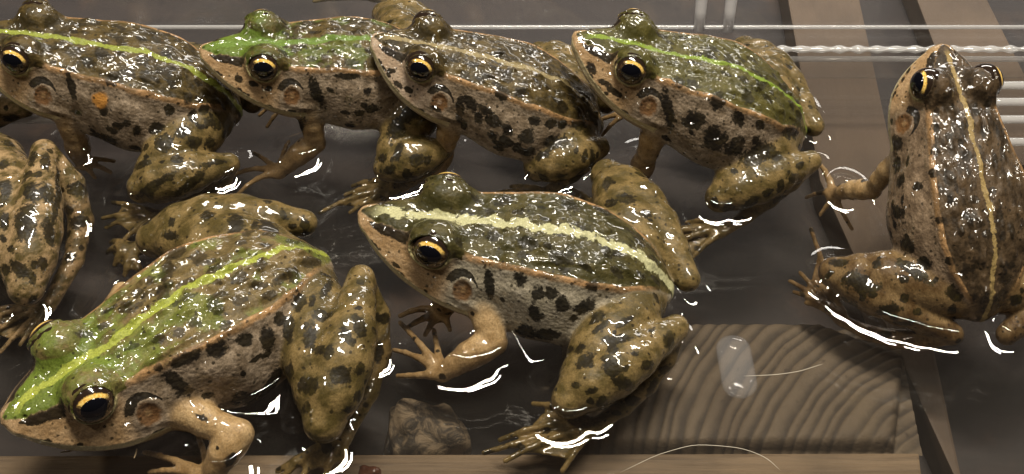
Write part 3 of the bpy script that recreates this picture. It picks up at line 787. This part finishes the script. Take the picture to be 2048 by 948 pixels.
MARKS = {
 1: [(208,279,26,9,-15),(261,304,24,8,-10),(235,251,10,6,0),(208,220,11,8,90),(273,263,10,8,90),(314,256,14,12,0),(329,284,18,15,45),(365,263,14,10,30),(390,286,13,12,0),(420,289,10,9,0),(291,294,6,5,0),(142,172,30,7,-75),(339,220,11,9,90),(385,233,13,8,90),(410,218,10,9,0),(430,248,16,8,-20),(405,253,12,6,0),(177,127,16,9,-50),(223,162,11,9,0),(243,147,12,9,0),(291,152,12,10,0),(284,122,14,10,-20),(334,144,12,9,0),(76,73,14,8,-20),(200,109,12,9,0),(243,96,14,8,80),(375,197,14,8,80),(304,375,34,9,35),(385,365,36,8,40),(436,324,22,5,10),(415,390,8,8,0),(284,329,12,6,20),(355,318,14,9,0),(450,285,10,8,0)],
 2: [(698,265,14,12,0),(728,272,12,9,0),(754,272,18,7,0),(670,269,6,5,0),(735,183,9,8,0),(719,227,10,6,0),(819,227,30,14,30),(745,218,12,9,0),(633,186,34,10,-65),(478,158,8,6,0),(508,167,10,5,-20),(538,177,8,5,0),(791,260,20,13,60),(747,311,26,5,90),(796,302,18,8,80),(833,320,14,12,0),(763,316,8,8,0),(601,255,18,6,80),(615,339,7,6,0),(694,153,20,6,0),(656,135,6,5,0),(703,125,14,8,0),(780,340,12,8,30),(815,350,10,8,0)],
 3: [(919,219,26,8,88),(928,250,10,6,90),(957,235,13,8,90),(988,244,14,12,0),(984,270,11,8,0),(1015,259,12,11,90),(1009,284,11,10,0),(957,295,18,9,0),(984,312,18,8,-10),(1026,328,30,9,-10),(1054,275,15,13,0),(1057,304,12,9,0),(1035,295,9,8,0),(1085,310,16,8,35),(1112,284,26,13,10),(941,208,26,10,-45),(970,222,16,8,-40),(780,142,8,5,0),(795,168,10,5,-35),(817,180,8,5,-30),(871,217,12,4,-30),(922,301,22,8,-60),(1015,155,12,9,0),(1006,186,14,12,90),(1041,186,12,10,0),(961,160,10,6,-30),(930,148,10,6,-30),(1001,115,16,12,0),(1101,248,12,8,0),(1125,248,9,8,0),(1070,242,12,9,0),(1156,248,14,10,0),(1125,217,11,9,90),(1059,359,12,6,0),(1086,355,8,8,0),(1170,315,14,5,80),(1185,315,14,4,80),(1156,359,18,12,20),(1170,190,14,8,-30),(1130,150,10,7,-30)],
 4: [(1385,239,22,16,0),(1428,276,24,22,0),(1469,296,18,16,0),(1517,307,32,17,25),(1369,332,34,12,-25),(1424,357,18,6,0),(1336,219,40,11,-80),(1511,282,9,6,90),(1552,313,11,9,0),(1182,134,14,8,-70),(1207,165,12,5,-20),(1229,184,20,5,-35),(1270,288,24,5,65),(1435,203,18,13,80),(1478,236,16,10,-70),(1495,197,11,10,0),(1385,170,16,10,-20),(1358,165,10,9,0),(1459,118,9,8,0),(1550,140,9,8,0),(1569,176,9,7,0),(1520,165,14,9,70),(1520,250,9,8,0),(1583,263,14,12,0),(1500,409,18,10,30),(1561,373,12,6,80),(1588,357,9,8,0),(1561,398,10,6,20),(1457,417,12,11,0),(1429,406,14,9,80),(1536,387,8,7,0),(1475,440,14,6,15),(1600,330,10,6,30),(1420,110,10,8,0)],
 5: [(1792,287,13,9,80),(1793,331,16,7,70),(1753,437,26,9,88),(1762,495,15,13,0),(1793,425,13,12,90),(1814,491,15,12,-20),(1850,526,16,9,-30),(1823,538,34,10,-35),(1718,565,36,19,-20),(1776,620,24,10,15),(1706,610,8,5,0),(1807,558,12,8,0),(1768,669,20,6,5),(1807,647,28,4,5),(1870,300,13,9,90),(1901,359,11,10,0),(1866,347,9,8,0),(1835,374,9,7,0),(1932,312,14,10,90),(1975,468,9,8,0),(2010,558,12,10,0),(1909,589,18,11,-45),(1932,538,12,10,90),(1901,523,9,8,0),(1800,363,14,6,85),(1950,400,9,8,0),(1880,440,9,7,0),(1985,380,8,7,0),(1675,525,20,6,0),(1752,527,9,7,0),(1690,600,6,5,0),(1745,590,10,6,0),(1835,625,9,7,0),(1905,620,10,8,0),(1930,430,9,8,0),(1640,383,8,6,0),(1730,360,8,5,30),(2030,600,14,9,40),(2020,530,10,9,0),(1940,250,9,8,0)],
 6: [(1040,560,13,12,0),(1075,587,14,13,0),(1103,587,13,12,0),(1123,608,14,13,0),(1070,625,13,13,0),(1168,615,23,13,20),(1050,663,19,10,0),(1091,669,22,8,8),(1194,635,16,8,30),(1221,734,24,15,-50),(1245,765,18,11,-20),(1204,806,12,8,20),(1265,803,14,10,0),(1306,772,16,10,80),(1231,680,30,8,10),(1224,697,14,8,0),(1122,730,14,6,80),(1296,731,11,9,0),(1340,680,12,8,80),(1170,724,22,12,40),(1269,707,9,8,0),(1183,782,12,6,20),(1235,827,12,6,-10),(1221,406,12,8,0),(1255,396,18,10,-10),(1293,427,8,8,0),(1214,368,12,7,90),(978,567,32,9,-80),(1187,570,12,11,0),(1122,515,20,12,0),(1053,485,22,12,-15),(1218,498,18,10,-40),(1320,520,9,7,0),(1280,480,8,7,0),(1200,655,20,6,35),(1255,640,22,6,30),(1330,740,9,7,0),(1150,770,7,6,0),(1140,700,9,6,0),(985,470,14,8,0),(1010,400,16,8,0),(1140,410,18,9,-10),(1210,425,12,8,-30)],
 7: [(65,317,13,9,90),(92,322,14,9,90),(62,385,18,16,90),(92,385,22,12,-50),(50,444,34,18,85),(100,467,28,10,-75),(86,526,14,9,90),(38,538,22,12,-40),(21,497,6,6,0),(65,556,12,6,90),(12,538,10,9,0),(118,385,60,5,85),(157,376,24,12,0),(157,444,20,13,0),(142,515,12,10,0),(112,538,9,6,80),(56,349,6,6,0),(75,349,8,6,0),(12,379,20,9,80),(9,441,16,8,90),(65,600,7,6,0),(142,325,18,8,-60),(24,237,18,7,0),(59,237,12,7,20),(5,330,12,8,0)],  # skin spots, plus one long thin mark painting the shaded leg crease
 8: [(370,718,38,10,18),(435,698,24,14,15),(491,679,14,13,0),(317,736,10,7,0),(358,770,42,14,-35),(488,799,28,13,10),(540,773,36,9,38),(538,677,22,14,-70),(578,660,28,9,85),(559,639,13,10,90),(599,605,18,10,85),(624,605,14,6,85),(578,741,16,6,70),(647,631,16,10,0),(691,669,18,10,-60),(720,654,24,10,-70),(682,752,22,20,0),(616,770,20,14,0),(621,677,26,12,85),(766,637,12,10,0),(757,706,22,8,85),(720,741,14,7,85),(717,793,12,8,80),(471,446,16,14,90),(538,455,16,15,0),(416,429,16,9,0),(584,453,10,6,0),(610,449,14,8,90),(341,472,14,10,0),(500,463,6,6,0),(347,513,14,12,0),(332,550,14,11,0),(399,518,13,11,0),(384,567,11,9,0),(324,594,12,9,0),(277,588,11,9,0),(480,556,16,10,20),(428,608,20,13,-60),(474,602,12,10,0),(451,648,12,10,0),(393,643,13,9,20),(347,608,10,8,0),(624,524,16,8,10),(587,545,18,9,-60),(358,666,12,9,20),(250,610,10,8,0),(300,560,9,8,0),(540,590,12,8,30),(655,575,14,8,60),(640,700,12,8,60),(590,830,10,7,0),(700,820,8,6,0),(460,920,14,9,60),(405,836,14,6,-30),(430,540,14,9,30),(520,530,12,9,20),(560,560,14,8,30)],
}

FROGS = [
 dict(seed=1, es=-.005, orange=(200, 200), snout=(-62, 62, .034), vent=(485, 232, .013), label="brown frog with yellow-green back line and orange patch on its shoulder",
      hl=dict(knee=(285, 375, .011), heel=(458, 328, .012), ankle=(320, 432, .004), toes=[(225, 405, .003), (205, 437, .003), (212, 455, .003), (248, 480, .003), (300, 470, .003)], tmid=(415, 385, .006)),
      hr=dict(heel=(505, 205, .012)), al=dict(elbow=(152, 280, .013), wrist=(165, 325, .006), tips=[(228, 322, .003), (222, 345, .003), (190, 355, .003), (150, 350, .003)]),
      col=pal(stripe=(.25, .28, .045))),
 dict(seed=2, wide=.96, es=.025, snout=(398, 100, .034), vent=(905, 165, .017), label="bright green-headed frog with open spread fingers and a pale throat",
      hl=dict(knee=(775, 335, .012), heel=(885, 300, .013), ankle=(800, 372, .004), toes=[(705, 372, .003), (690, 390, .003), (640, 425, .003), (700, 425, .003), (760, 420, .003)]),
      hr=dict(knee=(770, 30, .015), heel=(900, 95, .013), ankle=(760, -5, .006), toes=[(700, -15, .005), (628, 3, .005), (660, -25, .005), (690, -40, .004), (740, -40, .004)]),
      al=dict(elbow=(632, 285, .012), wrist=(560, 345, .006), tips=[(472, 392, .003), (468, 350, .003), (508, 306, .005), (578, 283, .006)]),
      col=pal(green=(.115, .175, .020), green_amt=.85, green_to=.34, patch=.35, stripe=(.12, .19, .03), stripe_w=.02)),
 dict(seed=3, wide=1.02, tall=.96, es=-.015, snout=(742, 76, .037), vent=(1205, 262, .012), label="dull brown frog with a thin tan back line, chin over its neighbour's back",
      hl=dict(knee=(1075, 335, .012), heel=(1200, 295, .014), ankle=(1090, 385, .004)), hr=dict(heel=(1212, 208, .012), knee=(1080, 110, .016)),
      al=dict(elbow=(888, 300, .012), wrist=(872, 350, .005)),
      col=pal(stripe=(.27, .21, .10), face=(.33, .23, .15), face2=(.42, .32, .23))),
 dict(seed=4, wide=1.06, tall=1.05, snout=(1145, 72, .039), vent=(1608, 275, .012), label="olive frog with a bright green back line and big black flank blotches",
      hl=dict(knee=(1440, 395, .011), heel=(1622, 322, .013), ankle=(1450, 460, .004)), hr=dict(heel=(1628, 252, .013), knee=(1490, 100, .015)),
      al=dict(elbow=(1290, 320, .012), wrist=(1275, 365, .005)),
      col=pal(stripe=(.18, .25, .025), back=(.045, .040, .008), back2=(.078, .066, .015), stripe_w=.012)),
 dict(seed=5, es=-.05, roll=7, wide=1.1, snout=(1882, 88, .044), vent=(1962, 645, .011), label="brown frog facing the tub wall with its back turned, thin tan back line",
      hl=dict(knee=(1668, 545, .012), heel=(1905, 668, .009), ankle=(1690, 645, .003), toes=[(1622, 458, .003), (1600, 545, .003), (1580, 562, .003), (1588, 584, .003), (1612, 606, .003)], tmid=(1790, 678, .004)),
      hr=dict(knee=(2150, 545, .012), heel=(2015, 668, .009)),
      al=dict(elbow=(1745, 380, .016), wrist=(1668, 388, .008), tips=[(1622, 312, .006), (1612, 395, .003), (1640, 430, .003), (1704, 458, .003)], fat=.85),
      col=pal(stripe=(.30, .21, .08), stripe_w=.010, back=(.028, .018, .009), back2=(.080, .051, .026), flank=(.12, .08, .048), flank2=(.25, .175, .11), leg=(.075, .042, .015), leg2=(.165, .105, .045)), nflank=(10, 8)),
 dict(seed=6, es=.04, snout=(716, 425, .026), vent=(1348, 588, .012), label="glossy dark olive frog with a broad cream back line and grey belly",
      hl=dict(knee=(1140, 800, .011), heel=(1352, 655, .014), ankle=(1190, 852, .004), toes=[(1066, 808, .003), (1000, 880, .003), (968, 906, .003), (1010, 922, .003), (1125, 942, .003)], tmid=(1292, 768, .006)),
      hr=dict(knee=(1215, 352, .014), heel=(1375, 558, .013)),
      al=dict(elbow=(988, 685, .011), wrist=(885, 748, .006), tips=[(868, 660, .004), (800, 645, .004), (788, 700, .003), (795, 752, .003)]),
      ar=dict(elbow=(900, 585, .010), wrist=(885, 625, .004), tips=[(800, 632, .002), (815, 655, .002), (850, 670, .002), (900, 660, .002)]),
      col=pal(stripe=(.46, .44, .24), stripe_w=.020, stripe_rag=.085, back=(.030, .026, .006), back2=(.062, .050, .014), flank=(.27, .23, .16), flank2=(.36, .31, .23))),
 dict(seed=7, snout=(-440, 480, .026), vent=(25, 285, .014), label="spotted frog cut off by the tub's side, only hind legs in view",
      hl=dict(fat=1.3, tfat=1.5, knee=(52, 575, .013), heel=(88, 305, .019), ankle=(98, 610, .004), toes=[(40, 690, .003), (0, 705, .003), (-40, 690, .003), (-60, 660, .003), (-60, 630, .003)], tmid=(162, 440, .008)),
      hr=dict(knee=(-250, 250, .013), heel=(52, 215, .013)), col=pal(leg2=(.30, .2, .1), stripe=(.22, .30, .03)), legspot=1.35),
 dict(seed=8, wart=1.9, snout=(3, 846, .020), vent=(660, 520, .015), wide=1.05, label="large green and brown frog with a yellow-green back line and warty back",
      hl=dict(knee=(648, 845, .013), heel=(722, 558, .021), ankle=(692, 868, .004), toes=[(555, 942, .003), (565, 955, .003), (600, 962, .003), (650, 955, .003), (690, 930, .003)], tmid=(758, 705, .008)),
      hr=dict(knee=(310, 478, .012), heel=(608, 446, .014), ankle=(260, 500, .004), toes=[(222, 486, .003), (215, 505, .003), (230, 530, .003), (250, 550, .003), (290, 560, .003)]),
      al=dict(elbow=(478, 868, .013), wrist=(420, 955, .006), tips=[(395, 868, .003), (290, 905, .003), (300, 945, .003), (350, 975, .003)]),
      ar=dict(elbow=(245, 585, .011), fat=.75),
      col=pal(green=(.125, .18, .022), green_amt=.8, green_to=.44, patch=.45, stripe=(.31, .34, .05), stripe_rag=.04, back=(.075, .052, .017), back2=(.15, .105, .042))),
]
import time
for sp_ in FROGS:
    sp_['marks'] = MARKS[sp_['seed']]; t0 = time.time(); build_frog(sp_); print("frog", sp_['seed'], "L", round(sp_['frog'].L, 4), "verts", len(sp_['frog'].V), round(time.time() - t0, 1), "s")
    for k in ('F', 'U'): delattr(sp_['frog'], k)

# ------------------------------------------------------------------ water, drawn up in a meniscus wherever it wets a frog or the wall
def water():
    pts = []
    for sp_ in FROGS:
        V = sp_['frog'].V; pts.append(V[np.abs(V[:, 2] - WATER_Z - .0003) < .0005][:, :2])
    pts = np.vstack(pts); kd = kdtree.KDTree(len(pts))
    for i, p in enumerate(pts): kd.insert((p[0], p[1], 0), i)
    kd.balance()
    st = .0006; x = np.arange(-.150, .150, st); y = np.arange(YF + .002, YB - .0004, st)
    X, Y = np.meshgrid(x, y, indexing='ij')
    d = np.array([kd.find((a, b, 0))[2] for a, b in zip(X.ravel(), Y.ravel())]).reshape(X.shape)
    h = .0034 * np.exp(-d / .0034) + .0014 * np.exp(-(YB - Y) / .0020)
    h = h + .00005 * (np.sin(X * 210 + Y * 130) + np.sin(Y * 270 - X * 90 + 2))
    for _ in range(2):
        h[1:-1, 1:-1] = .5 * h[1:-1, 1:-1] + .125 * (h[2:, 1:-1] + h[:-2, 1:-1] + h[1:-1, 2:] + h[1:-1, :-2])
    V = np.stack([X, Y, WATER_Z + h], -1).reshape(-1, 3); idx = np.arange(X.size).reshape(X.shape)
    Q = np.stack([idx[:-1, :-1], idx[1:, :-1], idx[1:, 1:], idx[:-1, 1:]], -1).reshape(-1, 4)
    o = link("water", np_mesh("water", V, Q), None, film("water", (.82, .80, .77), 1.38, .0, None, .012, (.30, .24, .20)))
    tag(o, kind="structure")
water()

# ------------------------------------------------------------------ small litter
def flat_mat(name, c, r=.6):
    m = NT(name); tc = m.n("TexCoord").outputs["Object"]; n = m.noise(tc, 900, 3)
    b = m.n("BsdfPrincipled", Base__Color=m.mix(n, c, tuple(x * .6 for x in c)), Roughness=r); return m.done(b.outputs[0])
STRAW = flat_mat("straw", (.42, .32, .19)); HAIR = flat_mat("hair", (.50, .44, .34), .4); SEED = flat_mat("seed", (.10, .03, .012), .25)
def fibre(name, px, z, r, mat, label, cat, group=None):
    p = np.array([PX(u, v, z) for u, v in px]); n = 24
    t = np.linspace(0, len(p) - 1, n); q = np.stack([pchip(np.arange(len(p)), p[:, k], t) for k in range(3)], 1)
    base = q.mean(0); base[2] = z
    o = link(name, tube_mesh(name, q - base, r * np.sqrt(np.clip(1.04 - (2 * np.linspace(0, 1, n) - 1)**4, .05, 1)), 6), None, mat); o.location = base
    return tag(o, label, cat, group)
WZ = WATER_Z + .0002
fibre("hair", [(1240, 945), (1330, 905), (1400, 890), (1470, 895), (1530, 915), (1560, 940)], WZ, .00007, HAIR, "long pale hair arching above the front wood strip", "hair")
fibre("hair", [(1488, 752), (1540, 750), (1590, 744), (1645, 728)], WZ, .00008, HAIR, "short pale hair floating over the growth rings", "hair")
for px, la in (([(172, 900), (196, 899), (219, 893)], "flat straw scrap floating crossed by a shorter upright one"), ([(197, 899), (204, 888), (206, 878)], "short upright straw scrap crossing a longer flat one"),
               ([(268, 917), (272, 905), (274, 896)], "lone upright straw scrap beside the large green frog's hand"), ([(120, 905), (140, 902), (157, 894)], "lone slanting straw scrap under the large green frog's chin")):
    fibre("straw", px, WZ, .00016, STRAW, la, "straw", "straw scraps on the water")
dz = .020; dp = PX(434, 6, dz)
o = link("water_drop", sphere_mesh("water_drop", 20, 14, lambda V: V * np.array([.0012, .0007, .0010])), None, BEAD_GLINT_FILM); o.location = (dp[0], YB + LEAN * dz / .045 - .0002, dz)
tag(o, "small pale water drop clinging to the tub's back wall", "water drop")
chip((738, 942, -.002), -.0030, (.0022, .0014, .0015), SEED, "small glossy reddish brown seed lying on the front wood strip", "seed", 3, "seed", .8)
